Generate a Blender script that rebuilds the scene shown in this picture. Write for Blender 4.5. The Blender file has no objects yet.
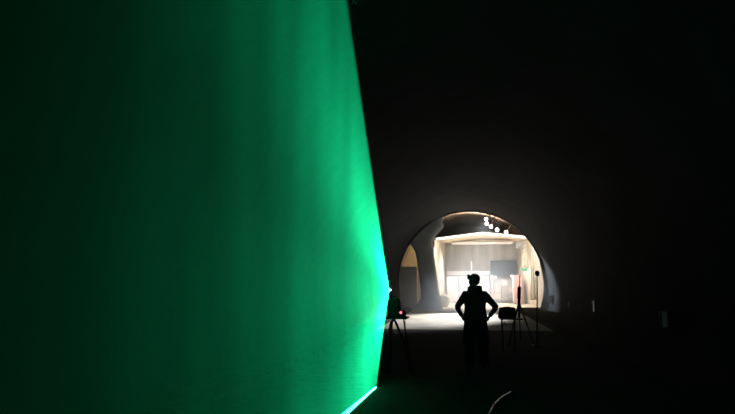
import bpy, bmesh, math, random
from mathutils import Vector, Matrix
random.seed(7)
S = bpy.context.scene
HALL_D, NEAR_D = .055, .0052
FLOOD = 5000
LOW_D = .05
C = S.collection
PI = math.pi

# ------------------------------------------------------------------ camera
F = 577.0                                   # focal length in pixels at 735 wide
TH = math.atan(76 / F)                      # pitched up
PS = math.atan(96.5 * math.cos(TH) / F)     # turned left of the tunnel axis
CAM = Vector((0, 0, 1.6))
FWD = Vector((-math.sin(PS) * math.cos(TH), math.cos(PS) * math.cos(TH), math.sin(TH)))
RGT = Vector((math.cos(PS), math.sin(PS), 0))
UPV = RGT.cross(FWD)


def ray(u, v):
    return RGT * (u - 367.5) + UPV * (207 - v) + FWD * F


def at(u, v, y):                            # point seen at pixel (u,v) at distance y down the tunnel
    d = ray(u, v)
    return CAM + d * (y / d.y)


def onfloor(u, v):
    d = ray(u, v)
    return CAM + d * (-CAM.z / d.z)


cd = bpy.data.cameras.new('camera')
cd.sensor_width = 36
cd.lens = F * 36 / 735
cd.clip_start = 0.05
cd.clip_end = 300
cam = bpy.data.objects.new('camera', cd)
C.objects.link(cam)
m = Matrix((RGT, UPV, -FWD)).transposed().to_4x4()
m.translation = CAM
cam.matrix_world = m
S.camera = cam

# ------------------------------------------------------------------ materials


def mat(name, col, rough=0.7, metal=0.0, var=0.25, scale=6.0, bump=0.0, coat=0.0, stretch=None, spec=0.5):
    mt = bpy.data.materials.new(name)
    mt.use_nodes = True
    n, l = mt.node_tree.nodes, mt.node_tree.links
    b = n['Principled BSDF']
    b.inputs['Roughness'].default_value = rough
    b.inputs['Metallic'].default_value = metal
    b.inputs['Coat Weight'].default_value = coat
    b.inputs['Specular IOR Level'].default_value = spec
    tc = n.new('ShaderNodeTexCoord')
    mp = n.new('ShaderNodeMapping')
    if stretch:
        mp.inputs['Scale'].default_value = stretch
    l.new(tc.outputs['Object'], mp.inputs['Vector'])
    ns = n.new('ShaderNodeTexNoise')
    ns.inputs['Scale'].default_value = scale
    ns.inputs['Detail'].default_value = 5
    l.new(mp.outputs['Vector'], ns.inputs['Vector'])
    r = n.new('ShaderNodeValToRGB')
    r.color_ramp.elements[0].position = 0.3
    r.color_ramp.elements[1].position = 0.7
    r.color_ramp.elements[0].color = (*[c * (1 - var) for c in col], 1)
    r.color_ramp.elements[1].color = (*[min(1, c * (1 + var)) for c in col], 1)
    l.new(ns.outputs['Fac'], r.inputs['Fac'])
    l.new(r.outputs['Color'], b.inputs['Base Color'])
    if bump:
        bp = n.new('ShaderNodeBump')
        bp.inputs['Strength'].default_value = 0.6
        bp.inputs['Distance'].default_value = bump
        l.new(ns.outputs['Fac'], bp.inputs['Height'])
        l.new(bp.outputs['Normal'], b.inputs['Normal'])
    return mt


def emit(name, col, strength):
    mt = bpy.data.materials.new(name)
    mt.use_nodes = True
    n, l = mt.node_tree.nodes, mt.node_tree.links
    n.remove(n['Principled BSDF'])
    e = n.new('ShaderNodeEmission')
    e.inputs['Color'].default_value = (*col, 1)
    e.inputs['Strength'].default_value = strength
    l.new(e.outputs[0], n['Material Output'].inputs['Surface'])
    return mt


M = {}
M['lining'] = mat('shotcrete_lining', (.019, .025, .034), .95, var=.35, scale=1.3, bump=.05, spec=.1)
M['asphalt'] = mat('dark_roadway', (.032, .034, .033), .9, var=.4, scale=5, bump=.01, spec=.08)
M['slab'] = mat('pale_dusty_slab', (.62, .565, .455), .8, var=.3, scale=.9, bump=.01, stretch=(1, .35, 1))
M['vault'] = mat('brown_vault', (.36, .30, .25), .9, var=.3, scale=1.0, bump=.06)
M['ochre'] = mat('ochre_vault_rib', (.42, .28, .16), .8, var=.3, scale=2)
M['cream'] = mat('cream_wall', (.56, .51, .44), .8, var=.12, scale=1.2)
M['grey_wall'] = mat('grey_curtain_wall', (.40, .40, .385), .8, var=.22, scale=1.0, stretch=(1.6, 1, .15))
M['ceil'] = mat('warm_ceiling_board', (.62, .54, .42), .8, var=.2, scale=2.2)
M['white'] = mat('white_board', (.78, .76, .76), .6, var=.06, scale=3)
M['lilac'] = mat('pale_grey_board', (.50, .50, .54), .6, var=.08, scale=3)
M['pink'] = mat('pale_red_paint', (.74, .42, .42), .6, var=.15, scale=3)
M['screen'] = mat('blue_grey_screen', (.085, .115, .16), .5, var=.1, scale=3)
M['pillar'] = mat('smooth_grey_concrete', (.46, .52, .59), .85, var=.2, scale=.8, bump=.02)
M['partition'] = mat('blue_grey_partition', (.20, .23, .27), .8, var=.15, scale=1.5)
M['bale'] = mat('white_wrapped_bale', (.80, .76, .70), .7, var=.1, scale=3, bump=.02)
M['black_metal'] = mat('black_metal', (.018, .018, .02), .45, metal=.4, var=.2, scale=20)
M['black_plastic'] = mat('black_plastic', (.008, .008, .009), .5, var=.2, scale=30)
M['dark_fabric'] = mat('dark_work_fabric', (.02, .022, .028), .95, var=.25, scale=40, bump=.004)
M['trouser'] = mat('dark_trouser_fabric', (.016, .017, .018), .95, var=.25, scale=40, bump=.004)
M['leather'] = mat('black_boot_leather', (.012, .011, .01), .6, var=.2, scale=40)
M['helmet'] = mat('dark_helmet_shell', (.02, .02, .022), .5, var=.1, scale=10)
M['skin'] = mat('skin', (.42, .25, .18), .6, var=.06, scale=20)
M['hair'] = mat('dark_hair', (.02, .014, .01), .7, var=.2, scale=60)
M['steel'] = mat('galvanised_steel', (.35, .36, .37), .4, metal=.8, var=.1, scale=15)
M['rubber'] = mat('glossy_pale_cable', (.8, .8, .8), .22, metal=.85, var=.1, scale=30, coat=.6)
M['red_plastic'] = mat('dark_red_plastic', (.16, .012, .015), .4, var=.1, scale=20)
M['yellow_wall'] = mat('yellow_wash_wall', (.62, .50, .30), .8, var=.15, scale=1.5)
M['tarp'] = mat('pale_hanging_tarp', (.74, .70, .58), .8, var=.12, scale=2)
E_LAMP = emit('lamp_glass', (1, .97, .94), 14)
E_STRIP = emit('strip_light', (1, .95, .84), 2.2)
E_LENS = emit('laser_aperture', (.5, 1, .85), 12)
E_RED = emit('red_pilot_lamp', (1, .16, .2), 2.6)
E_WHITE = emit('white_led_spot', (1, .95, .95), 3.0)
E_EXIT = emit('green_exit_panel', (.25, .9, .45), .9)
E_TEAL = emit('added_teal_glow', (.55, 1, .88), .007)  # marker glows painted in for laser and hall light caught by the plates
E_PALE = emit('added_white_glow', (.9, 1, .95), .06)
E_PALE2 = emit('added_faint_glow', (.9, 1, .95), .018)

# ------------------------------------------------------------------ geometry helpers


def mesh_obj(name, bm, material, parent=None, smooth=False, loc=None):
    bmesh.ops.recalc_face_normals(bm, faces=bm.faces[:])
    me = bpy.data.meshes.new(name)
    bm.to_mesh(me)
    bm.free()
    if smooth:
        for p in me.polygons:
            p.use_smooth = True
    for mm in (material if isinstance(material, (list, tuple)) else [material]):
        me.materials.append(mm)
    o = bpy.data.objects.new(name, me)
    C.objects.link(o)
    if parent is not None:
        o.parent = parent
    if loc is not None:
        o.location = loc
    return o


def box(bm, c, s, rz=0, bev=0.0, rx=0, ry=0):
    r = bmesh.ops.create_cube(bm, size=1)
    mx = Matrix.Translation(c) @ Matrix.Rotation(rz, 4, 'Z') @ Matrix.Rotation(ry, 4, 'Y') @ Matrix.Rotation(rx, 4, 'X') @ Matrix.Diagonal((*s, 1))
    vs = r['verts']
    bmesh.ops.transform(bm, matrix=mx, verts=vs)
    if bev:
        es = list({e for v in vs for e in v.link_edges})
        bmesh.ops.bevel(bm, geom=es, offset=bev, segments=2, affect='EDGES', profile=.5)
    return bm


def ring_loft(bm, rings, cap=True):
    """rings: list of lists of Vectors, same count"""
    vr = [[bm.verts.new(p) for p in r] for r in rings]
    n = len(vr[0])
    for a, b in zip(vr[:-1], vr[1:]):
        for i in range(n):
            bm.faces.new((a[i], a[(i + 1) % n], b[(i + 1) % n], b[i]))
    if cap:
        bm.faces.new(vr[0][::-1])
        bm.faces.new(vr[-1])


def tube(bm, pts, rad, n=8, flat=1.0):
    pts = [Vector(p) for p in pts]
    if not isinstance(rad, (list, tuple)):
        rad = [rad] * len(pts)
    rings = []
    ref = None
    for i, p in enumerate(pts):
        t = (pts[min(i + 1, len(pts) - 1)] - pts[max(i - 1, 0)]).normalized()
        if ref is None:
            a = Vector((0, 0, 1)) if abs(t.z) < .9 else Vector((0, 1, 0))
            ref = (a - t * a.dot(t)).normalized()
        else:
            ref = (ref - t * ref.dot(t)).normalized()
        b = t.cross(ref)
        rings.append([p + (ref * math.cos(2 * PI * k / n) + b * math.sin(2 * PI * k / n) * flat) * rad[i] for k in range(n)])
    ring_loft(bm, rings)
    return bm


def stack(bm, levels, n=24, p=2.0):
    """levels: (cx, cy, z, rx, ry) super-elliptic horizontal sections"""
    rings = []
    for cx, cy, z, rx, ry in levels:
        r = []
        for k in range(n):
            a = 2 * PI * k / n
            c_, s_ = math.cos(a), math.sin(a)
            r.append(Vector((cx + rx * math.copysign(abs(c_) ** (2 / p), c_), cy + ry * math.copysign(abs(s_) ** (2 / p), s_), z)))
        rings.append(r)
    ring_loft(bm, rings)
    return bm


def ball(bm, c, r, seg=16):
    if not isinstance(r, (list, tuple)):
        r = (r, r, r)
    q = bmesh.ops.create_uvsphere(bm, u_segments=seg, v_segments=max(6, seg * 2 // 3), radius=1)
    bmesh.ops.transform(bm, matrix=Matrix.Translation(c) @ Matrix.Diagonal((*r, 1)), verts=q['verts'])
    return bm


def NB():
    return bmesh.new()


def tag(o, label, cat, group=None, kind=None):
    o['label'] = label
    o['category'] = cat
    if group:
        o['group'] = group
    if kind:
        o['kind'] = kind
    return o


def thing(name, label, cat, loc=(0, 0, 0), rz=0, group=None):
    o = bpy.data.objects.new(name, None)
    o.empty_display_size = .2
    C.objects.link(o)
    o.location = loc
    o.rotation_euler = (0, 0, rz)
    return tag(o, label, cat, group)


def struct(name, bm, material, smooth=False):
    o = mesh_obj(name, bm, material, smooth=smooth)
    o['kind'] = 'structure'
    return o


def dup(root, loc, rz=None, label=None):
    r = root.copy()
    C.objects.link(r)
    r.location = loc
    if rz is not None:
        r.rotation_euler = (0, 0, rz)
    if label:
        r['label'] = label
    for ch in list(root.children):
        c = ch.copy()
        C.objects.link(c)
        c.parent = r
        for g in list(ch.children):
            d = g.copy()
            C.objects.link(d)
            d.parent = c
    return r


def light(name, kind, loc, energy, col=(1, 1, 1), size=.1, target=None, parent=None, **kw):
    ld = bpy.data.lights.new(name, kind)
    ld.energy = energy
    ld.color = col
    if kind == 'AREA':
        ld.shape = 'RECTANGLE'
        ld.size = size
        ld.size_y = kw.get('size_y', size)
    else:
        ld.shadow_soft_size = size
    if kind == 'SPOT':
        ld.spot_size = kw.get('spot', 1.6)
        ld.spot_blend = kw.get('blend', .5)
    o = bpy.data.objects.new(name, ld)
    C.objects.link(o)
    o.location = loc
    if target is not None:
        o.rotation_euler = (Vector(target) - Vector(loc)).to_track_quat('-Z', 'Y').to_euler()
    return o


# ------------------------------------------------------------------ the tunnel and the hall beyond it
YM = 35.0                                   # where the tunnel opens into the hall
YB = 50.0                                   # back wall of the lit bay
CX = at(470, 283, YM).x                     # tunnel centre line
CZ = 1.62
R = 70 / F * YM
RH = 5.25
A0 = math.asin(CZ / R)


def arch(r, y, n=56, z0=0.0):
    a0 = -math.asin(min(1, CZ / r))
    out = []
    for k in range(n + 1):
        a = a0 + (PI - 2 * a0) * k / n
        out.append(Vector((CX + r * math.cos(a), y, CZ + r * math.sin(a))))
    return out


def rough(x, y, z, s):
    return s * (math.sin(1.7 * x + 2.3 * y) * math.sin(1.9 * z + .9 * y) + .6 * math.sin(4.1 * y + 3.3 * z) * math.sin(3.7 * x))


bm = NB()                                   # near tunnel lining (a shell with thickness outward)
rows = []
y = -4.0
while y < YM + .01:
    row = []
    for k, p in enumerate(arch(R, y)):
        d = Vector((p.x - CX, 0, p.z - CZ)).normalized()
        amp = .04 if y < YM - .2 else 0
        row.append(bm.verts.new(p + d * (abs(rough(p.x, p.y, p.z, amp)))))
    rows.append(row)
    y += .75
for a, b in zip(rows[:-1], rows[1:]):
    for i in range(len(a) - 1):
        bm.faces.new((a[i], a[i + 1], b[i + 1], b[i]))
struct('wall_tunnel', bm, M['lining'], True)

bm = NB()                                   # portal face between the tunnel and the wider hall
ri, ro = arch(R, YM - .5), arch(RH + .4, YM - .5)
ri2, ro2 = arch(R, YM + .25), arch(RH + .4, YM + .25)
V = [[bm.verts.new(p) for p in q] for q in (ri, ro, ro2, ri2)]
for i in range(len(ri) - 1):
    for a, b in ((0, 1), (1, 2), (2, 3), (3, 0)):
        bm.faces.new((V[a][i], V[a][i + 1], V[b][i + 1], V[b][i]))
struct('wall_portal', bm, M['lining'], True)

bm = NB()                                   # wider vault over the hall
rows = []
y = YM + .1
while y < YB + 4.2:
    rows.append([bm.verts.new(p) for p in arch(RH, y)])
    y += 1.0
for a, b in zip(rows[:-1], rows[1:]):
    for i in range(len(a) - 1):
        bm.faces.new((a[i], a[i + 1], b[i + 1], b[i]))
struct('ceiling', bm, M['vault'], True)
bm = NB()
box(bm, (CX, YB + 4.0, 3), (14, .2, 9))
struct('wall_back', bm, M['vault'])
bm = NB()
box(bm, (CX, -4.0, 3), (12, .2, 9))
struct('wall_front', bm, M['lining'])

bm = NB()
box(bm, (CX, 8.2, -.1), (9.4, 24.6, .2))
struct('floor', bm, M['asphalt'])
bm = NB()
box(bm, (CX, 37.4, -.1), (13, 33.8, .2))
struct('floor_slab', bm, M['slab'])
for nm, xa, xb in (('trim_2', 2.95, 4.55), ('trim_3', -3.75, -3.05)):   # dark raised walkways along the tunnel walls; left one added to cover lit floor
    bm = NB()
    box(bm, ((xa + xb) / 2, 15.3, .10), (xb - xa, 38.2, .24), bev=.02)
    struct(nm, bm, M['asphalt'])
# ochre rib that runs round the vault just inside the mouth
bm = NB()
rings = []
for k in range(25):
    a = math.radians(60 + k * 3.4)
    rr = RH - .02
    d = Vector((math.cos(a), 0, math.sin(a)))
    c0 = Vector((CX, 0, CZ))
    rings.append([c0 + d * rr + Vector((0, 40.2, 0)), c0 + d * (rr - .28) + Vector((0, 40.2, 0)),
                  c0 + d * (rr - .28) + Vector((0, 41.6, 0)), c0 + d * rr + Vector((0, 41.6, 0))])
ring_loft(bm, rings)
struct('trim_1', bm, M['ochre'], False)

# the lit bay: side walls, back wall, shallow gabled roof with a front beam
YF = 39.0
xl0, xl1 = at(434, 283, YF).x, at(446, 283, YB).x
xr = at(517, 283, YB).x
zf, zr = at(482, 239, YF).z, at(482, 233.5, YF).z
zb = at(482, 243, YB).z
bm = NB()
box(bm, ((xl1 + xr) / 2, YB + .1, 2.6), (xr - xl1 + .6, .2, 5.2))
struct('wall_bay_back', bm, M['grey_wall'])


def slab_poly(bm, pts, th):
    a = [bm.verts.new(p) for p in pts]
    f = bm.faces.new(a)
    g = bmesh.ops.extrude_face_region(bm, geom=[f])
    bmesh.ops.translate(bm, vec=th, verts=[v for v in g['geom'] if isinstance(v, bmesh.types.BMVert)])


bm = NB()
slab_poly(bm, [Vector((xl0, YF, 0)), Vector((xl1, YB, 0)), Vector((xl1, YB, zb)), Vector((xl0, YF, zf))], Vector((-.15, 0, 0)))
struct('wall_left', bm, M['cream'])
bm = NB()
slab_poly(bm, [Vector((5.35, YF, 0)), Vector((xr + .05, YB, 0)), Vector((xr + .05, YB, zb)), Vector((4.62, YF, zf))], Vector((.15, 0, 0)))
struct('wall_right', bm, M['cream'])
xm = at(482, 233, YF).x
bm = NB()
for (xa, za, xb, zb_) in ((xl0, zf, xm, zr), (xm, zr, 4.66, zf)):
    slab_poly(bm, [Vector((xa, YF, za)), Vector((xb, YF, zb_)), Vector((xb, YB, zb + (.1 if xb == xm else 0))), Vector((xa, YB, zb + (.1 if xa == xm else 0)))], Vector((0, 0, .12)))
struct('ceiling_bay', bm, M['ceil'])

# ------------------------------------------------------------------ bay front beam with its light strip
fb = thing('canopy_beam', 'long pale gabled beam along the front of the lit bay roof', 'beam', (xm, YF - .1, zr))
bm = NB()
for (xa, za, xb, zb_) in ((xl0, zf, xm, zr), (xm, zr, 4.66, zf)):
    slab_poly(bm, [Vector((xa - xm, -.06, za - zr - .06)), Vector((xb - xm, -.06, zb_ - zr - .06)), Vector((xb - xm, -.06, zb_ - zr + .10)), Vector((xa - xm, -.06, za - zr + .10))], Vector((0, .14, 0)))
mesh_obj('beam', bm, M['cream'], fb)
bm = NB()
for (xa, za, xb, zb_) in ((xl0 + .2, zf + .005, xm, zr), (xm, zr, 4.5, zf + .005)):
    tube(bm, [(xa - xm, -.1, za - zr + .01), (xb - xm, -.1, zb_ - zr + .01)], .075, 8)
mesh_obj('light_strip', bm, E_STRIP, fb, True)
light('strip_glow', 'AREA', (xm + .2, YF + .25, zf - .15), 500, (1, .95, .88), 4.6, (xm + .2, YF + 3.2, 0), size_y=.3)

t = thing('added_roof_uplight', 'long added uplight lying on the bay roof behind the gabled beam', 'lamp', (xm - .1, YF + 3.6, zr + .17))
bm = NB()
box(bm, (0, 0, .02), (1.7, .14, .04), bev=.008)
mesh_obj('tray', bm, M['steel'], t)
bm = NB()
tube(bm, [(-.8, 0, .07), (.8, 0, .07)], .03, 8)
mesh_obj('tube', bm, E_STRIP, t, True)
light('added_uplight_glow', 'AREA', (xm - .1, YF + 3.6, zr + .32), 230, (1, .88, .74), 1.7, (xm - .4, YF + 2.4, zr + 3), size_y=.1)  # uplight added behind the beam to brighten the brown vault

# ------------------------------------------------------------------ five floodlights on the vault
lamp_px = [(486, 219), (486.8, 223.6), (491, 226.5), (497, 229.6), (506, 232)]
lamp_y = [38.6, 38.3, 38.0, 37.8, 37.6]
lamp_lab = ['highest of the five white floodlights, at the vault crown', 'second floodlight down from the vault crown, just under the highest',
            'middle one of the five floodlights curving down the vault', 'fourth floodlight down the vault, next to the lowest one',
            'lowest and rightmost of the five white floodlights on the vault']
base = None
for i, ((u, v), yy) in enumerate(zip(lamp_px, lamp_y)):
    p = at(u, v, yy)
    d = Vector((p.x - CX, 0, p.z - CZ))
    gap = RH - d.length
    d.normalize()
    fl = thing('floodlight', lamp_lab[i], 'lamp', p, 0, 'floodlights on the hall vault')
    bm = NB()
    stack(bm, [(0, .24, 0, .1, .1), (0, .25, 0.001, .1, .1)], 8)
    bm.clear()
    tube(bm, [(0, .28, .02), (0, .12, 0), (0, .0, -.01), (0, -.05, -.012)], [.05, .09, .12, .128], 20)
    mesh_obj('housing', bm, M['black_metal'], fl, True)
    bm = NB()
    tube(bm, [(0, -.045, -.012), (0, -.075, -.013)], [.112, .09], 20)
    mesh_obj('lens', bm, E_LAMP, fl, True)
    bm = NB()
    tube(bm, [(0, .14, 0), d * (gap * .5) + Vector((0, .16, 0)), d * max(gap - .01, .02) + Vector((0, .16, 0))], .03, 8)
    mesh_obj('bracket', bm, M['steel'], fl)
    light('flood_beam', 'SPOT', p + Vector((0, -.12, -.02)), FLOOD * (1 if i < 4 else .9), (1, .985, .97) if i < 4 else (.86, .94, 1), .12, (-1.3 + i * .45, 28.0 + (i % 2) * .6, 0) if i < 4 else (4.5, 32.6, 1.7), spot=.45 if i < 4 else .34, blend=.5 if i < 4 else .9)

# ------------------------------------------------------------------ fittings on the bay back wall
yb = YB - .02


def panel(name, label, cat, u0, v0, u1, v1, yy, depth, material, bev=.02, group=None):
    a, b = at(u0, v1, yy), at(u1, v0, yy)
    cx, zz0, zz1 = (a.x + b.x) / 2, a.z, b.z
    t = thing(name, label, cat, (cx, yy, zz0), 0, group)
    w, h = b.x - a.x, zz1 - zz0
    return t, w, h, depth


t, w, h, dp = panel('wall_screen', 'large dark blue grey screen hanging on the back wall of the bay', 'screen', 491, 260.5, 516, 276.5, YB - .22, .1, None)
bm = NB()
box(bm, (0, 0, h / 2), (w, .10, h), bev=.015)
mesh_obj('frame', bm, M['black_plastic'], t)
bm = NB()
box(bm, (0, -.055, h / 2), (w - .12, .012, h - .12))
mesh_obj('display', bm, M['screen'], t)

a, b = at(447, 275.5, YB - .5), at(490, 271, YB - .5)
t = thing('white_ledge', 'long white ledge running across the bay under the grey wall', 'ledge', ((a.x + b.x) / 2, YB - .3, a.z))
bm = NB()
box(bm, (0, 0, (b.z - a.z) / 2), (b.x - a.x, .6, b.z - a.z), bev=.03)
mesh_obj('shelf_board', bm, M['white'], t)
for k in range(4):
    bm = NB()
    xx = -(b.x - a.x) / 2 + .3 + k * ((b.x - a.x) - .6) / 3
    slab_poly(bm, [Vector((xx - .03, .28, 0)), Vector((xx - .03, -.2, 0)), Vector((xx - .03, .28, -.35))], Vector((.06, 0, 0)))
    mesh_obj('bracket', bm, M['white'], t)

# cabinets under the ledge


def cabinet(name, label, u0, u1, v0, yy, body, door, ndoor=2):
    a, b = at(u0, v0, yy), at(u1, v0, yy)
    w, h = b.x - a.x, a.z
    t = thing(name, label, 'cabinet', ((a.x + b.x) / 2, yy, 0))
    bm = NB()
    box(bm, (0, .35, h / 2 + .03), (w, .66, h - .06), bev=.02)
    mesh_obj('body', bm, body, t)
    bm = NB()
    box(bm, (0, .36, .04), (w - .06, .6, .08))
    mesh_obj('plinth', bm, M['black_plastic'], t)
    for k in range(ndoor):
        dw = w / ndoor
        bm = NB()
        box(bm, (-w / 2 + dw * (k + .5), 0, h / 2 + .05), (dw - .05, .05, h - .2), bev=.012)
        d = mesh_obj('door', bm, door, t)
        bm = NB()
        box(bm, (-w / 2 + dw * (k + .5) + (dw / 2 - .1) * (1 if k % 2 == 0 else -1), -.045, h / 2), (.03, .04, .2), bev=.008)
        mesh_obj('handle', bm, M['steel'], d)
    return t


cabinet('storage_cabinet', 'tall white cabinet with two doors at the left end of the bay', 436.5 + 10, 458, 276.5, YB - 1.4, M['white'], M['white'])
cabinet('storage_cabinet', 'pale grey cabinet between the white cabinet and the red racks', 458.8, 489, 276.5, YB - 1.4, M['lilac'], M['lilac'], 3)


def rack(label, u0, u1, v0, yy):
    a, b = at(u0, v0, yy), at(u1, v0, yy)
    w, h = b.x - a.x, a.z
    t = thing('equipment_rack', label, 'rack', ((a.x + b.x) / 2, yy, 0), 0, 'red framed racks under the screen')
    for sx in (-1, 1):
        for sy in (0, .6):
            bm = NB()
            box(bm, (sx * (w / 2 - .09), sy, h / 2), (.18, .1, h), bev=.01)
            mesh_obj('post', bm, M['pink'], t)
    for k in range(4):
        bm = NB()
        box(bm, (0, .3, .25 + k * (h - .35) / 3), (w - .12, .6, .07))
        mesh_obj('shelf', bm, M['lilac'], t)
    bm = NB()
    box(bm, (0, .62, h / 2), (w - .1, .03, h - .1))
    mesh_obj('back_panel', bm, M['white'], t)
    for k in range(3):
        for q in range(3):
            bm = NB()
            z0 = .285 + k * (h - .35) / 3
            ww = (w - .5) / 3
            box(bm, (-w / 2 + .25 + ww * (q + .5), .25, z0 + .22), (ww - .03, .42, .43), bev=.02)
            tag(mesh_obj('storage_box', bm, M['lilac'] if (k + q) % 3 else M['white'], None, loc=t.location),
                '%s %s box on the %s shelf of the red framed rack under the screen' % (['left', 'middle', 'right'][q], 'pale grey' if (k + q) % 3 else 'white', ['bottom', 'second', 'third'][k]), 'box', 'storage boxes on the rack')


rack('red framed rack of boxes standing under the blue grey screen', 491, 518, 278.5, YB - 1.3)

# a second narrow rack against the right wall
a = at(524, 276, 47.0)
t = thing('tall_locker', 'narrow pale red locker against the right wall of the bay', 'locker', (xr - .32, 46.4, 0))
bm = NB()
box(bm, (0, 0, 1.12), (.56, 1.5, 2.12), bev=.02)
mesh_obj('body', bm, M['pink'], t)
for k in range(3):
    bm = NB()
    box(bm, (-.29, -.5 + k * .5, 1.12), (.03, .46, 2.0), bev=.01)
    d = mesh_obj('door', bm, M['white'], t)
    bm = NB()
    box(bm, (-.32, -.34 + k * .5, 1.15), (.03, .03, .16))
    mesh_obj('handle', bm, M['steel'], d)
bm = NB()
box(bm, (0, 0, .03), (.5, 1.4, .06))
mesh_obj('plinth', bm, M['black_plastic'], t)

# vertical tube lamp on the back wall
p = at(471.5, 266, YB - .12)
t = thing('tube_lamp', 'short upright tube lamp glowing on the grey back wall', 'lamp', p)
bm = NB()
box(bm, (0, .05, 0), (.14, .06, .8), bev=.01)
mesh_obj('back_plate', bm, M['white'], t)
bm = NB()
tube(bm, [(0, -.02, -.34), (0, -.02, .34)], .05, 10)
mesh_obj('tube', bm, emit('tube_glass', (1, .95, .85), 1.3), t, True)

# small white spots above the racks
sp_l = ['left one of the twin white spotlights by the left rack post', 'right one of the twin white spotlights by the left rack post', 'lone white spotlight at the lower right corner of the screen']
for i, (u, v) in enumerate([(491.8, 276.8), (495.3, 277.3), (511.8, 276)]):
    p = at(u, v, YB - 1.5)
    t = thing('spotlight', sp_l[i], 'lamp', p, 0, 'small spotlights above the racks')
    bm = NB()
    tube(bm, [(0, .22, .05), (0, .1, .02), (0, 0, 0)], [.05, .09, .12], 14)
    mesh_obj('housing', bm, M['white'], t, True)
    bm = NB()
    tube(bm, [(0, -.002, 0), (0, -.03, 0)], [.11, .07], 14)
    mesh_obj('lens', bm, E_WHITE, t, True)
    bm = NB()
    tube(bm, [(0, .15, .03), (0, .3, at(500, 278.5, YB - 1.3).z + .01 - p.z)], .025, 8)
    mesh_obj('arm', bm, M['steel'], t)

# green exit sign
p = at(524, 269.5, 44.0)
t = thing('exit_sign', 'small green lit exit sign on the right side of the bay', 'sign', p, 0)
bm = NB()
box(bm, (0, .04, 0), (.52, .07, .24), bev=.01)
mesh_obj('case', bm, M['white'], t)
bm = NB()
box(bm, (0, -.003, 0), (.46, .02, .17))
mesh_obj('panel', bm, E_EXIT, t)
bm = NB()
tube(bm, [(.18, .04, .1), (.18, .04, zf - p.z + .1)], .015, 6)
tube(bm, [(-.18, .04, .1), (-.18, .04, zf - p.z + .1)], .015, 6)
mesh_obj('hanger', bm, M['steel'], t)

# hanging pale tarps (narrow at the top, wider below) at the right of the bay
for i, (uu, v0, v1, w0, w1, lab) in enumerate([(524.5, 243, 268, .12, .52, 'pale tarp hanging to a point above the green exit sign'),
                                               (532.5, 252, 300, .15, .5, 'long cream tarp hanging beside the right edge of the portal')]):
    yy = 43.2 - i * 3
    a, b = at(uu, v0, yy), at(uu, v1, yy)
    rings = []
    for k in range(9):
        f = k / 8
        ring = []
        ww = w0 + (w1 - w0) * f
        for q in range(17):
            s = q / 16 - .5
            ring.append(Vector((s * ww, .05 * math.sin(s * 14 + f) * (.4 + f), -f * (a.z - b.z))))
        for q in range(16, -1, -1):
            s = q / 16 - .5
            ring.append(Vector((s * ww, .05 * math.sin(s * 14 + f) * (.4 + f) + .02, -f * (a.z - b.z))))
        rings.append(ring)
    bm = NB()
    ring_loft(bm, rings)
    t = thing('hanging_tarp', lab, 'tarp', a)
    mesh_obj('sheet', bm, M['tarp'], t, True)
    bm = NB()
    tube(bm, [(0, .01, -.02), (0, .01, .35)], .015, 6)
    mesh_obj('cord', bm, M['steel'], t)

# cable loops and clutter in the bay roof
for i, (u, v, yy, lab, cat, n) in enumerate([(523, 245, 41.5, 'loops of pale cable hung under the right end of the bay roof', 'cable', 4)]):
    p = at(u, v, yy)
    bm = NB()
    for q in range(n):
        pts = []
        for k in range(25):
            a = 2 * PI * k / 24
            pts.append((q * .09 - .3 + (.16 + .03 * q) * math.cos(a), .04 * q, (.22 + .04 * (q % 2)) * math.sin(a)))
        tube(bm, pts, .02, 6)
    tube(bm, [(-.1, .05, .2), (-.1, .05, zf - p.z + .1)], .02, 6)
    tag(mesh_obj('cable_coil', bm, M['steel'], None, True, loc=p), lab, cat)

# ------------------------------------------------------------------ left side of the hall
# hourglass pillar of smooth concrete, flaring into the vault and into a swept foot
yp = 35.6
lv = []
prof = [  # pixel row, left px, right px
    (318, 384, 443), (314, 390, 443.5), (310, 404, 443), (306, 414, 442), (300, 420, 440.6), (290, 420.2, 438.7), (280, 419, 437.2), (270, 417.8, 435.8),
    (260, 416.3, 434.3), (251, 414.6, 433.4), (246, 411.5, 432.4), (240, 405, 432.3), (236, 399, 435), (231, 392, 440), (227, 388, 443.5), (222, 384, 442), (217, 381, 445), (211, 378, 450), (203, 376, 455)]
for (v, ul, ur) in prof:
    a, b = at(ul, v, yp), at(ur, v, yp)
    ry = .55
    if v > 303:
        ry = .55 + (v - 303) / 15 * 2.3
    lv.append(((a.x + b.x) / 2, yp + .4, max(-.03, a.z) if v < 318 else -.03, (b.x - a.x) / 2, ry))
lv.sort(key=lambda q: q[2])
bm = NB()
stack(bm, lv, 32, 2.3)
o = struct('wall_pillar', bm, M['pillar'], True)

a, b = at(398, 316, 39.2), at(416.6, 266.5, 39.2)
t = thing('partition_board', 'blue grey partition board standing left of the flared pillar', 'partition', ((a.x + b.x) / 2, 39.2, 0))
bm = NB()
box(bm, (0, 0, b.z / 2 + .02), (b.x - a.x, .08, b.z - .04), bev=.01)
mesh_obj('panel', bm, M['partition'], t)
for sx in (-1, 1):
    bm = NB()
    box(bm, (sx * (b.x - a.x) * .38, 0, .04), (.08, .7, .08), bev=.01)
    mesh_obj('foot', bm, M['black_metal'], t)
a, b = at(396, 316, 45), at(440, 240, 45)
bm = NB()
box(bm, (a.x + 1.0, 46.0, 2.4), (5.0, .2, 4.8))
struct('wall_alcove', bm, M['yellow_wall'])
p = at(424, 238, 42.6)
light('added_alcove_glow', 'POINT', (p.x, 42.6, 3.9), 130, (1, .82, .55), .12)  # lamp added to light the yellow alcove wall
t = thing('added_alcove_lamp', 'added warm lamp hidden above the left alcove', 'lamp', (p.x, 42.6, 4.05))
bm = NB()
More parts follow.
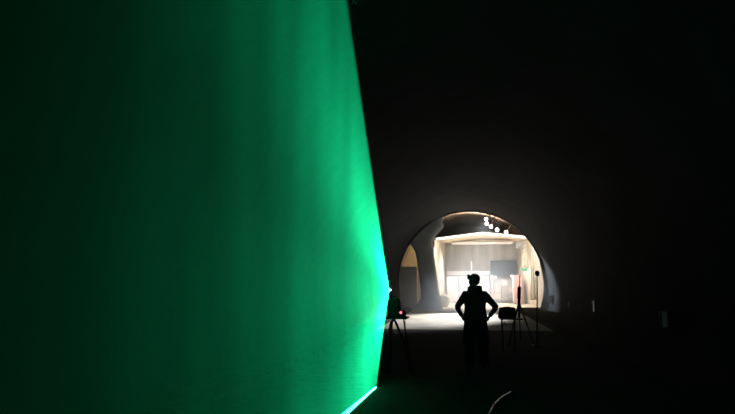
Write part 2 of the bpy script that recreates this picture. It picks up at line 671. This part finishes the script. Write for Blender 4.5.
ball(bm, (0, 0, 0), (.16, .12, .1), 14)
mesh_obj('globe', bm, E_STRIP, t, True)
bm = NB()
tube(bm, [(0, 0, .08), (0, 0, .9)], .025, 6)
mesh_obj('stem', bm, M['steel'], t)

# white round bale at the pillar's foot
p0 = at(444, 297, 40.0)
t = thing('wrapped_bale', 'white rounded wrapped bale on the floor right of the flared pillar', 'bale', (p0.x * 39.6 / 40.0, 39.6, 0))
t.scale = (.84, .84, .9)
bm = NB()
tube(bm, [(0, 1.2, .47), (0, 1.13, .47), (0, .3, .47), (0, -.45, .47), (0, -.54, .47), (0, -.57, .47)], [.36, .44, .47, .47, .43, .3], 28)
mesh_obj('roll', bm, M['bale'], t, True)
for yy in (-.2, .55):
    bm = NB()
    tube(bm, [(.477 * math.cos(q * PI / 16), yy, .47 + .477 * math.sin(q * PI / 16)) for q in range(33)], .012, 6)
    mesh_obj('strap', bm, M['tarp'], t)

# two bright hooked pipes at the pillar neck
for i, (u, lab) in enumerate([(429.6, 'left of two bright bent pipes at the pillar neck'), (432.6, 'right of two bright bent pipes at the pillar neck')]):
    pts = [at(u, 238.5, 34.7), at(u + 1.2, 241, 34.7), at(u + 1.6, 244, 34.7), at(u + .9, 247, 34.8)]
    bm = NB()
    tube(bm, [q - pts[0] for q in pts], [.03, .04, .04, .03], 8)
    tag(mesh_obj('bent_pipe', bm, M['tarp'], None, True, loc=pts[0]), lab, 'pipe', 'bent pipes at the pillar neck')

# ------------------------------------------------------------------ laser, its stand and the light sheet
FA, FB = onfloor(376, 387), onfloor(345, 414)
dirv = (FB - FA)
dirv.z = 0
dirv.normalize()
nrm = Vector((dirv.y, -dirv.x, 0))
rr = ray(389, 290)
LP = CAM + rr * (nrm.dot(FA - CAM) / nrm.dot(rr))       # laser aperture
yaw = math.atan2(dirv.x, -dirv.y)                      # local -Y looks along the beam

las = thing('laser_projector', 'small black laser head throwing the tall green light sheet', 'laser', LP, yaw)
AP = .020
HALF = math.radians(51.95)
slot = AP * math.tan(HALF)
# aperture plate with a tall slot (upper and lower jaws) in front of the emitter
bm = NB()
box(bm, (0, 0, slot + .012), (.05, .002, .024))
box(bm, (0, 0, -slot - .012), (.05, .002, .024))
for sx in (-1, 1):
    box(bm, (sx * .0175, 0, 0), (.015, .002, 2 * slot + .002))
mesh_obj('aperture_plate', bm, M['black_metal'], las)
bm = NB()
for (c, s) in (((0, .085, .052), (.06, .17, .008)), ((0, .085, -.052), (.06, .17, .008)), ((.03, .085, 0), (.008, .17, .11)), ((-.03, .085, 0), (.008, .17, .11)), ((0, .17, 0), (.06, .008, .11))):
    box(bm, c, s, bev=.002)
mesh_obj('case', bm, M['black_metal'], las)
bm = NB()
tube(bm, [(0.022, -.004, .0), (.022, -.014, 0)], [.016, .012], 12)
mesh_obj('indicator_lens', bm, E_LENS, las, True)

sl = light('laser_fan', 'SPOT', LP + Vector((0, 0, 0)) - dirv * AP, 1.0, (.008, 1, .335), 0.0)
sl.data.energy = 148000
sl.data.spot_size = math.radians(164)
sl.data.spot_blend = 0
sl.data.use_nodes = True          # a line lens throws more light into the two ends of its fan
n, l = sl.data.node_tree.nodes, sl.data.node_tree.links
em = n['Emission']
g_ = n.new('ShaderNodeNewGeometry')
sp_ = n.new('ShaderNodeSeparateXYZ')
l.new(g_.outputs['Incoming'], sp_.inputs[0])
ab = n.new('ShaderNodeMath')
ab.operation = 'ABSOLUTE'
l.new(sp_.outputs['Z'], ab.inputs[0])
mr = n.new('ShaderNodeMapRange')
mr.interpolation_type = 'SMOOTHSTEP'
for k_, v_ in (('From Min', .12), ('From Max', .79), ('To Min', .5), ('To Max', 4.1)):
    mr.inputs[k_].default_value = v_
l.new(ab.outputs[0], mr.inputs['Value'])
m2 = n.new('ShaderNodeMapRange')
m2.interpolation_type = 'SMOOTHSTEP'
for k_, v_ in (('From Min', .745), ('From Max', .785), ('To Min', 0.0), ('To Max', 4.0)):
    m2.inputs[k_].default_value = v_
l.new(ab.outputs[0], m2.inputs['Value'])
ad = n.new('ShaderNodeMath')
l.new(mr.outputs['Result'], ad.inputs[0])
l.new(m2.outputs['Result'], ad.inputs[1])
l.new(ad.outputs[0], em.inputs['Strength'])
zax = -dirv
yax = Vector((0, 0, 1))
xax = yax.cross(zax)
mm = Matrix((xax, yax, zax)).transposed().to_4x4()
mm.translation = LP - dirv * AP
sl.matrix_world = mm @ Matrix.Diagonal((.0016, 1, 1, 1))
light('laser_spill', 'POINT', LP + dirv * .03 + Vector((.03, 0, 0)), .15, (.02, 1, .5), .012)

# the black box the laser head sits on and its stand
YS = LP.y + .15
bx = at(394.8, 307.5, YS)
ztop = at(394, 298.3, YS).z
zbot = at(394, 316.8, YS).z
t = thing('control_box', 'black control box on the stand right under the green laser', 'box', (bx.x, YS, zbot))
hh = ztop - zbot
bm = NB()
stack(bm, [(0, 0, 0, .118, .12), (0, 0, .02, .122, .124), (0, 0, hh - .03, .104, .115), (0, 0, hh, .096, .108)], 32, 8)
mesh_obj('case', bm, M['black_plastic'], t)
for k in range(3):
    bm = NB()
    box(bm, (0, -.122, .09 + k * .05), (.14, .008, .012))
    mesh_obj('vent_slot', bm, M['black_metal'], t)
bm = NB()
tube(bm, [(-.05, 0, hh), (-.05, 0, hh + .03), (.05, 0, hh + .03), (.05, 0, hh)], .008, 8)
mesh_obj('handle', bm, M['black_metal'], t)
# laser foot: short post joining the head to the box
bm = NB()
lz = LP.z - .056
tube(bm, [(0, .085, -.056), (.02, .10, ztop - LP.z + .014)], [.016, .02], 10)
mesh_obj('mounting_post', bm, M['black_metal'], las)

rp = at(402.0, 313.2, YS - .20)
t = thing('warning_lamp', 'round dark red lamp glowing at the right of the black control box', 'lamp', (rp.x, YS - .20, zbot + .001))
bm = NB()
stack(bm, [(0.02, 0, 0, .06, .06), (.02, 0, .03, .06, .06), (.02, 0, .035, .045, .045)], 20)
mesh_obj('lamp_base', bm, M['black_plastic'], t)
bm = NB()
ball(bm, (.02, 0, .075), (.058, .058, .055), 18)
mesh_obj('dome', bm, M['red_plastic'], t, True)
bm = NB()
ball(bm, (-.015, -.05, .088), .023, 12)
mesh_obj('bulb', bm, E_RED, t, True)

t = thing('equipment_stand', 'black folding stand with splayed legs carrying the laser and control box', 'stand', (bx.x + .04, YS, 0))
bm = NB()
box(bm, (.02, -.06, zbot - .012), (.37, .46, .024), bev=.006)
mesh_obj('tabletop', bm, M['black_metal'], t)
zt = zbot - .024


def legpx(pairs, yy):
    return [at(u, v, yy) - t.location for u, v in pairs]


for pts, dy in (([(395, 319.5), (391, 322.5), (389.6, 330), (389.4, 345), (387, 375)], -.1), ([(394, 319), (397, 325), (400, 333), (404.5, 344), (412, 374)], -.12)):
    q = legpx(pts, YS + dy)
    q[-1].z = 0.012
    q[0].z = zt
    bm = NB()
    tube(bm, q, [.02, .022, .02, .018, .016], 8)
    lg = mesh_obj('leg', bm, M['black_metal'], t, True)
for sx, ex in ((-.1, -.16), (.1, .22)):
    bm = NB()
    tube(bm, [(sx, .12, zt), (ex, .3, .012)], .014, 8)
    mesh_obj('leg', bm, M['black_metal'], t, True)
bm = NB()
q = legpx([(405.3, 318), (405.2, 324), (405.4, 331)], YS - .12)
tube(bm, [q[0] + Vector((0, 0, 0)), q[1], q[2]], .006, 6)
mesh_obj('hanging_strap', bm, M['black_plastic'], t)

# small hook lamp on the vault where the sheet brushes the crown
p = at(354, 4, 7.4)
d = Vector((p.x - CX, 0, p.z - CZ)).normalized()
gap = R - (Vector((p.x - CX, 0, p.z - CZ))).length
t = thing('ceiling_hook', 'small curved metal hook under the dark vault beside the green sheet', 'hook', p)
bm = NB()
tube(bm, [(-.03 + .06 * (k / 10) * 1.0, 0, .03 * math.sin(PI * k / 10)) for k in range(11)], .008, 8)
mesh_obj('hook', bm, M['steel'], t, True)
bm = NB()
tube(bm, [(0, 0, .03), d * (gap + .06)], .008, 6)
mesh_obj('rod', bm, M['steel'], t)

# ------------------------------------------------------------------ right: side table with bag, tripod, pole
YT = 14.6
a, b = at(499.5, 319, YT), at(522.5, 319, YT)
zt = at(510, 318.2, YT).z
t = thing('side_table', 'small dark folding table under the black bag', 'table', ((a.x + b.x) / 2, YT, 0))
tw = b.x - a.x
bm = NB()
box(bm, (0, 0, zt - .012), (tw, .42, .024), bev=.006)
mesh_obj('tabletop', bm, M['black_metal'], t)
for (x0, y0, x1, y1) in ((-tw * .40, -.18, -tw * .40, -.20), (tw * .10, -.18, tw * .10, -.2), (-tw * .40, .18, -tw * .36, .20), (tw * .2, .18, tw * .16, .2)):
    bm = NB()
    tube(bm, [(x0, y0, zt - .02), (x1, y1, .0)], .012, 8)
    mesh_obj('leg', bm, M['black_metal'], t, True)
bm = NB()
tube(bm, [(-tw * .38, -.19, zt - .12), (-.02, -.19, zt - .14), (tw * .10, -.19, zt - .10)], .007, 6)
tube(bm, [(-tw * .36, -.19, zt - .04), (-tw * .2, -.19, zt - .17), (-.0, -.19, zt - .2)], .006, 6)
mesh_obj('cross_brace', bm, M['black_metal'], t)
bm = NB()
tube(bm, [(tw * .12, -.19, zt - .05), (-tw * .12, .19, .08)], .010, 8)
mesh_obj('diagonal_brace', bm, M['black_metal'], t)

a, b = at(498, 317.5, YT), at(515.5, 307.5, YT)
t = thing('equipment_bag', 'black equipment bag sitting on the small folding table', 'bag', ((a.x + b.x) / 2, YT, zt))
bw, bh = (b.x - a.x) / 2, b.z - zt
bm = NB()
stack(bm, [(0, 0, 0, bw * .95, .15), (0, 0, .03, bw, .165), (.01, 0, bh * .55, bw * .95, .16), (.012, 0, bh * .92, bw * .90, .145), (.015, 0, bh * .99, bw * .84, .13)], 40, 7)
mesh_obj('body', bm, M['dark_fabric'], t, False)
bm = NB()
tube(bm, [(-bw * .5, -.05, bh * .94), (-bw * .3, -.05, bh * 1.02), (bw * .3, -.05, bh * 1.04), (bw * .55, -.05, bh * .94)], .012, 8)
mesh_obj('handle', bm, M['black_plastic'], t, True)
bm = NB()
box(bm, (0, -.165, bh * .35), (bw * 1.4, .03, bh * .5), bev=.01)
mesh_obj('front_pocket', bm, M['dark_fabric'], t)

YR = 15.8
p = at(519, 300, YR)
t = thing('camera_tripod', 'thin black tripod with an upright device right of the small table', 'tripod', (p.x, YR, 0))


def lp(u, v, yy=YR):
    return at(u, v, yy) - t.location


bm = NB()
tube(bm, [lp(519, 318), lp(519, 300)], .018, 8)
mesh_obj('centre_column', bm, M['black_metal'], t)
bm = NB()
ball(bm, lp(519, 301.5), (.045, .045, .06), 12)
mesh_obj('collar', bm, M['black_metal'], t, True)
for (u, v, yy) in ((535.5, 346, 14.9), (508, 343, 15.4), (520.5, 337, 17.0)):
    q = lp(u, v, yy)
    q.z = .01
    bm = NB()
    top = lp(519, 302)
    tube(bm, [top, top.lerp(q, .5), top.lerp(q, .5), q], [.024, .02, .015, .013], 8)
    mesh_obj('leg', bm, M['black_metal'], t)
bm = NB()
q0, q1 = lp(519, 299.5), lp(519.2, 286.5)
stack(bm, [(q0.x, 0, q0.z, .035, .035), (q0.x, 0, q0.z + .02, .045, .04), (q1.x, 0, q1.z - .03, .045, .04), (q1.x, 0, q1.z, .03, .03)], 16, 3)
mesh_obj('instrument', bm, M['black_plastic'], t)
bm = NB()
tube(bm, [lp(519.2, 287), lp(519.5, 276)], [.012, .008], 8)
ball(bm, lp(519.5, 276), (.035, .02, .015), 10)
mesh_obj('antenna', bm, M['red_plastic'], t)

p = onfloor(537, 346)
YO = p.y
t = thing('microphone_pole', 'tall thin black pole with a round head by the right wall', 'pole', p)
bm = NB()
tube(bm, [(0, 0, .02), lp(537, 309, YO) * 0 + (at(537.2, 309, YO) - p), at(537.2, 276, YO) - p], [.019, .016, .012], 8)
mesh_obj('shaft', bm, M['black_metal'], t)
bm = NB()
ball(bm, at(537.2, 273.4, YO) - p, (.062, .06, .075), 16)
mesh_obj('head', bm, M['black_plastic'], t, True)
bm = NB()
q = at(537.2, 309, YO) - p
stack(bm, [(q.x, q.y, q.z - .04, .028, .028), (q.x, q.y, q.z + .04, .028, .028)], 12)
mesh_obj('clamp', bm, M['black_metal'], t)
bm = NB()
stack(bm, [(0, 0, 0, .16, .16), (0, 0, .02, .16, .16), (0, 0, .035, .05, .05), (0, 0, .07, .03, .03)], 24)
mesh_obj('base', bm, M['black_metal'], t)

# ------------------------------------------------------------------ wall markers on the right wall


def onwall(u, v):
    d = ray(u, v)
    ox, oz = CAM.x - CX, CAM.z - CZ
    A = d.x ** 2 + d.z ** 2
    B = 2 * (ox * d.x + oz * d.z)
    Cc = ox * ox + oz * oz - R * R
    s = (-B + math.sqrt(B * B - 4 * A * Cc)) / (2 * A)
    return CAM + d * s


mk = [(667.5, 320, 15, 4.5, E_TEAL, 'nearest wall marker, an upright plate with an added dim teal glow on the right tunnel wall'),
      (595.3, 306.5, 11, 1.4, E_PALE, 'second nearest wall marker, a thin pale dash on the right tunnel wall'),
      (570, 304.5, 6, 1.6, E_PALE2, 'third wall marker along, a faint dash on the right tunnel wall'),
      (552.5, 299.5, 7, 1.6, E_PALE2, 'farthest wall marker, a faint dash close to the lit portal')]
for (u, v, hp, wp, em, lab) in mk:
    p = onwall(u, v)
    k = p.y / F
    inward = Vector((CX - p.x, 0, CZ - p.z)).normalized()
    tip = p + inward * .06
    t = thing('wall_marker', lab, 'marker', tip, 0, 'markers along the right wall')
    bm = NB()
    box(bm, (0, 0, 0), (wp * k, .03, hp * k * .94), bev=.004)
    mesh_obj('lens', bm, em, t)  # marker plate, its glow stands in for light falling on it
    bm = NB()
    box(bm, (.04, .03, 0), (wp * k + .16, .03, hp * k * 1.0), bev=.004)
    mesh_obj('holder', bm, M['black_metal'], t)

# ------------------------------------------------------------------ glossy cable in the right foreground
pix = [(486, 424), (490.5, 414.5), (492.5, 409.5), (495, 406), (499, 402), (504, 398.5), (509, 395.5), (511.5, 394)]
pts = []
for i, (u, v) in enumerate(pix):
    q = onfloor(u, v)
    q.z = .014 + .006 * (i % 2)
    pts.append(q)


def smooth_path(p, n=6):
    out = []
    for i in range(len(p) - 1):
        p0, p1, p2, p3 = p[max(i - 1, 0)], p[i], p[i + 1], p[min(i + 2, len(p) - 1)]
        for k in range(n):
            s = k / n
            out.append(.5 * (2 * p1 + (p2 - p0) * s + (2 * p0 - 5 * p1 + 4 * p2 - p3) * s * s + (3 * p1 - p0 - 3 * p2 + p3) * s ** 3))
    out.append(p[-1])
    return out


bm = NB()
base_p = pts[0].copy()
tube(bm, [q - base_p for q in smooth_path(pts)], .022, 12)
tag(mesh_obj('floor_cable', bm, M['rubber'], None, True, loc=base_p), 'shiny pale cable curling across the dark floor in the foreground', 'cable')

# ------------------------------------------------------------------ the person, hands on hips
YP = 11.55
pp = at(474.6, 283, YP)
per = thing('person', 'person in dark work clothes and helmet standing with hands on hips', 'person', (pp.x, YP, 0))


def remesh(o, vox, it=3):
    r = o.modifiers.new('remesh', 'REMESH')
    r.mode = 'VOXEL'
    r.voxel_size = vox
    r.use_smooth_shade = True
    if it:
        s = o.modifiers.new('smooth', 'SMOOTH')
        s.factor = .5
        s.iterations = it


ARM = {-1: dict(sh=(-.172, -.01, 1.385), el=(-.345, -.10, 1.14), wr=(-.262, -.01, .965)),
       1: dict(sh=(.172, -.01, 1.385), el=(.395, -.10, 1.14), wr=(.268, -.01, .965))}
HD = Vector((-.93, .36, 0)).normalized()        # where the face points
HC = Vector((-.012, .01, 1.655))                # head centre
HS = Vector((-HD.y, HD.x, 0))


def hp(f, s, u):                                # head-local point: forward, sideways, up
    return HC + HD * f + HS * s + Vector((0, 0, u))


def hball(bm, f, s, u, r, seg=14):
    q = bmesh.ops.create_uvsphere(bm, u_segments=seg, v_segments=10, radius=1)
    mx = Matrix((HD, HS, Vector((0, 0, 1)))).transposed().to_4x4()
    mx.translation = hp(f, s, u)
    bmesh.ops.transform(bm, matrix=mx @ Matrix.Diagonal((*r, 1)), verts=q['verts'])


bm = NB()
# torso, neck, legs
stack(bm, [(0, 0, .86, .15, .10), (0, 0, .95, .175, .115), (0, 0, 1.06, .155, .105), (0, 0, 1.2, .165, .11), (0, 0, 1.33, .18, .115), (0, -.005, 1.41, .16, .095), (0, 0, 1.47, .085, .075), (0, 0, 1.5, .06, .06)], 24)
tube(bm, [(0, -.01, 1.44), (-.003, 0, 1.52), (-.008, .005, 1.60)], [.064, .058, .055], 16)
for sx in (-1, 1):
    tube(bm, [(sx * .09, 0, .92), (sx * .105, .01, .7), (sx * .115, .012, .5), (sx * .12, -.01, .32), (sx * .125, -.015, .09)], [.09, .08, .058, .052, .036], 16)
    A = ARM[sx]
    tube(bm, [(sx * .14, 0, 1.40), A['sh'], Vector(A['sh']).lerp(Vector(A['el']), .5), A['el']], [.05, .056, .05, .042], 14)
    tube(bm, [A['el'], Vector(A['el']).lerp(Vector(A['wr']), .4), A['wr']], [.042, .041, .029], 14)
    # hand: palm resting on the hip, four fingers wrapped forward, thumb to the rear
    w = Vector(A['wr'])
    pm = Vector((sx * .235, .02, .92))
    tube(bm, [w, w.lerp(pm, .5), pm, pm + Vector((-sx * .01, .045, -.02))], [.028, .032, .04, .036], 12, flat=.6)
    for k, (ln, dz) in enumerate(((.078, .018), (.086, -.002), (.080, -.022), (.062, -.040))):
        b0 = Vector((sx * .230, .05, .92 + dz))
        tube(bm, [b0, b0 + Vector((-sx * .004, ln * .45, -.012)), b0 + Vector((-sx * .02, ln * .78, -.022)), b0 + Vector((-sx * .04, ln * .98, -.028))], [.0105, .010, .009, .007], 8)
    tube(bm, [pm + Vector((0, -.01, .01)), pm + Vector((0, -.045, -.005)), pm + Vector((-sx * .015, -.07, -.025)), pm + Vector((-sx * .03, -.085, -.045))], [.015, .013, .011, .008], 8)
# skull and face
hball(bm, -.012, 0, .03, (.098, .077, .10))
hball(bm, .035, 0, -.045, (.062, .058, .075))
hball(bm, .062, 0, -.092, (.03, .032, .024))           # chin
hball(bm, .075, 0, .018, (.022, .05, .014))            # brow
tube(bm, [hp(.078, 0, .005), hp(.098, 0, -.018), hp(.108, 0, -.034), hp(.092, 0, -.044)], [.009, .011, .014, .010], 10)
for s in (-1, 1):
    hball(bm, .07, s * .030, -.022, (.02, .022, .018))  # cheeks
    hball(bm, .083, s * .030, .002, (.010, .014, .008)) # eyelids
    hball(bm, -.005, s * .078, -.012, (.024, .010, .034))  # ears
hball(bm, .088, 0, -.060, (.012, .024, .006))
hball(bm, .087, 0, -.070, (.012, .021, .006))
body = mesh_obj('body', bm, M['skin'], per, True)
remesh(body, .0075, 2)

bm = NB()
hball(bm, -.03, 0, .022, (.095, .083, .09))
hball(bm, -.06, 0, -.03, (.055, .07, .06))
mesh_obj('hair', bm, M['hair'], per, True)

# jacket with a bulky hood collar, and sleeves
bm = NB()
stack(bm, [(0, 0, .90, .222, .15), (0, 0, .93, .226, .155), (0, 0, .99, .222, .15), (0, 0, 1.08, .205, .142), (0, 0, 1.2, .21, .148), (0, 0, 1.3, .226, .155), (0, -.005, 1.36, .226, .145), (0, -.01, 1.41, .182, .13), (0, -.01, 1.45, .145, .115), (0, -.01, 1.49, .135, .105), (0, -.008, 1.53, .115, .10), (0, -.005, 1.55, .09, .085)], 28)
tube(bm, [(.115 * math.cos(a), -.02 + .085 * math.sin(a), 1.505 + .02 * math.sin(a + .4)) for a in [2 * PI * k / 20 for k in range(21)]], .032, 10)   # hood roll
for sx in (-1, 1):
    A = ARM[sx]
    s_, e_, w_ = Vector(A['sh']), Vector(A['el']), Vector(A['wr'])
    tube(bm, [(sx * .12, 0, 1.375), s_, s_.lerp(e_, .5), e_ + (e_ - s_).normalized() * .01], [.075, .082, .068, .058], 16)
    tube(bm, [e_, e_.lerp(w_, .35), e_.lerp(w_, .75), w_.lerp(e_, .04)], [.056, .050, .046, .042], 16)
j = mesh_obj('jacket', bm, M['dark_fabric'], per, True)
remesh(j, .014, 4)

bm = NB()
stack(bm, [(0, 0, .80, .195, .14), (0, 0, .88, .205, .145), (0, 0, .96, .19, .13), (0, 0, 1.0, .18, .125)], 28)
for sx in (-1, 1):
    tube(bm, [(sx * .10, 0, .9), (sx * .118, .005, .74), (sx * .124, .012, .55), (sx * .124, .0, .42), (sx * .126, -.01, .24), (sx * .128, -.012, .1), (sx * .128, -.012, .07)], [.115, .118, .114, .110, .104, .104, .10], 18)
tr = mesh_obj('trousers', bm, M['trouser'], per, True)
remesh(tr, .013, 3)
for sx in (-1, 1):
    bm = NB()
    box(bm, (sx * .232, .0, .53), (.032, .15, .19), bev=.012)
    mesh_obj('cargo_pocket', bm, M['trouser'], per)
    bm = NB()
    cx = sx * .128
    tube(bm, [(cx, -.085, .05), (cx, -.04, .055), (cx + sx * .006, .05, .05), (cx + sx * .016, .13, .042), (cx + sx * .02, .175, .034)], [.035, .05, .048, .044, .028], 16)
    tube(bm, [(cx, -.03, .05), (cx, -.02, .19)], [.052, .055], 16)
    bt = mesh_obj('boot', bm, M['leather'], per, True)
    remesh(bt, .009, 3)
    bm = NB()
    rings = []
    for z in (0, .022):
        r = []
        for k in range(24):
            a = 2 * PI * k / 24
            yy = .05 + .145 * math.sin(a)
            r.append(Vector((cx + sx * .008 + (.046 + .006 * math.sin(a)) * math.cos(a), yy, z)))
        rings.append(r)
    ring_loft(bm, rings)
    mesh_obj('sole', bm, M['black_plastic'], bt)

# helmet with headlamp and strap
bm = NB()
rings = []
for k in range(9):
    a = k / 8 * PI / 2
    r_ = math.cos(a)
    ring = []
    for q in range(28):
        b_ = 2 * PI * q / 28
        ring.append(hp(-.014 + .108 * max(r_, .02) * math.cos(b_), .096 * max(r_, .02) * math.sin(b_), .035 + .098 * math.sin(a)))
    rings.append(ring)
ring_loft(bm, rings)
hm = mesh_obj('helmet', bm, M['helmet'], per, True)
bm = NB()
tube(bm, [hp(-.014 + .112 * math.cos(2 * PI * q / 24), .099 * math.sin(2 * PI * q / 24), .036) for q in range(25)], .011, 8)
mesh_obj('rim', bm, M['helmet'], hm, True)
bm = NB()
c = hp(.108, 0, .070)
stack(bm, [(c.x, c.y, c.z - .06, .02, .026), (c.x, c.y, c.z - .05, .026, .034), (c.x, c.y, c.z + .032, .026, .034), (c.x, c.y, c.z + .042, .02, .026)], 16, 4)
mesh_obj('headlamp', bm, M['black_plastic'], per)
bm = NB()
tube(bm, [hp(.02, .079, .03), hp(.035, .07, -.04), hp(.05, .03, -.115), hp(.05, -.03, -.115), hp(.035, -.07, -.04), hp(.02, -.079, .03)], .006, 6)
mesh_obj('chin_strap', bm, M['black_plastic'], per)

# ------------------------------------------------------------------ haze in the air
W = bpy.data.worlds.new('world')
S.world = W
W.use_nodes = True
W.cycles.volume_step_size = 4.0
n, l = W.node_tree.nodes, W.node_tree.links
n['Background'].inputs['Color'].default_value = (0, 0, 0, 1)
n['Background'].inputs['Strength'].default_value = 0
vs = n.new('ShaderNodeVolumeScatter')
vs.inputs['Color'].default_value = (.80, .90, 1, 1)
vs.inputs['Anisotropy'].default_value = .55
l.new(vs.outputs[0], n['World Output'].inputs['Volume'])
geo = n.new('ShaderNodeNewGeometry')
sep = n.new('ShaderNodeSeparateXYZ')
l.new(geo.outputs['Position'], sep.inputs[0])


def ramp(src, a, b, c, d):
    r = n.new('ShaderNodeMapRange')
    r.interpolation_type = 'SMOOTHSTEP'
    for k, v in (('From Min', a), ('From Max', b), ('To Min', c), ('To Max', d)):
        r.inputs[k].default_value = v
    l.new(src, r.inputs['Value'])
    return r.outputs['Result']


def mth(op, a, b):
    q = n.new('ShaderNodeMath')
    q.operation = op
    for k, v in ((0, a), (1, b)):
        if isinstance(v, (int, float)):
            q.inputs[k].default_value = v
        else:
            l.new(v, q.inputs[k])
    return q.outputs[0]


# smoke hangs thick in the hall, thins out down the tunnel and with height; faint upright wisps drift in the near part
hall = mth('MULTIPLY', ramp(sep.outputs['Y'], 34, 44, 0, HALL_D), ramp(sep.outputs['Z'], 1.2, 4.4, 1.0, .06))
mp = n.new('ShaderNodeMapping')
mp.inputs['Scale'].default_value = (1.0, 1.5, .22)
mp.inputs['Rotation'].default_value = (.12, 0, 0)
l.new(geo.outputs['Position'], mp.inputs['Vector'])
nz = n.new('ShaderNodeTexNoise')
nz.inputs['Scale'].default_value = 1.3
nz.inputs['Detail'].default_value = 0.0
l.new(mp.outputs['Vector'], nz.inputs['Vector'])
low = mth('MULTIPLY', ramp(sep.outputs['Y'], 27, 33, 0, LOW_D), ramp(sep.outputs['Z'], .4, 2.6, 1.0, 0.0))
hall = mth('ADD', hall, low)
near = mth('MULTIPLY', ramp(nz.outputs['Fac'], .25, .75, .84, 1.16), NEAR_D)
near = mth('MULTIPLY', near, ramp(sep.outputs['Y'], -3, 6.5, .2, 1.0))
near = mth('MULTIPLY', near, ramp(sep.outputs['Y'], 11, 18, 1.0, .22))
l.new(mth('ADD', hall, near), vs.inputs['Density'])

# added fill light for the bay, with a made-up ceiling tray
bf = light('bay_fill', 'AREA', ((xl1 + xr) / 2, 45.5, 4.6), 820, (1, .97, .93), 4.5, ((xl1 + xr) / 2, 45.5, 0), size_y=2.0)
bf.data.spread = math.radians(130)        # narrowed to keep the added light off the tunnel

t = thing('added_fill_tray', 'wide flat added fill light hung under the warm roof boards of the bay', 'lamp', ((xl1 + xr) / 2, 45.5, 4.615))
bm = NB()
box(bm, (0, 0, .025), (4.6, 2.1, .04), bev=.008)
mesh_obj('tray', bm, M['white'], t)
for sx in (-1.6, 1.6):
    bm = NB()
    tube(bm, [(sx, 0, .04), (sx, 0, .16)], .012, 6)
    mesh_obj('hanger', bm, M['steel'], t)

# ------------------------------------------------------------------ render look
vsn = S.view_settings
S.display_settings.display_device = 'sRGB'
vsn.view_transform = 'Standard'
vsn.look = 'None'
vsn.gamma = 1
vsn.use_curve_mapping = False
vsn.exposure = 0
cy = S.cycles
cy.use_denoising = True
cy.max_bounces = 4
cy.diffuse_bounces = 3
cy.glossy_bounces = 2
cy.volume_bounces = 0
cy.sample_clamp_indirect = 4
cy.use_adaptive_sampling = False
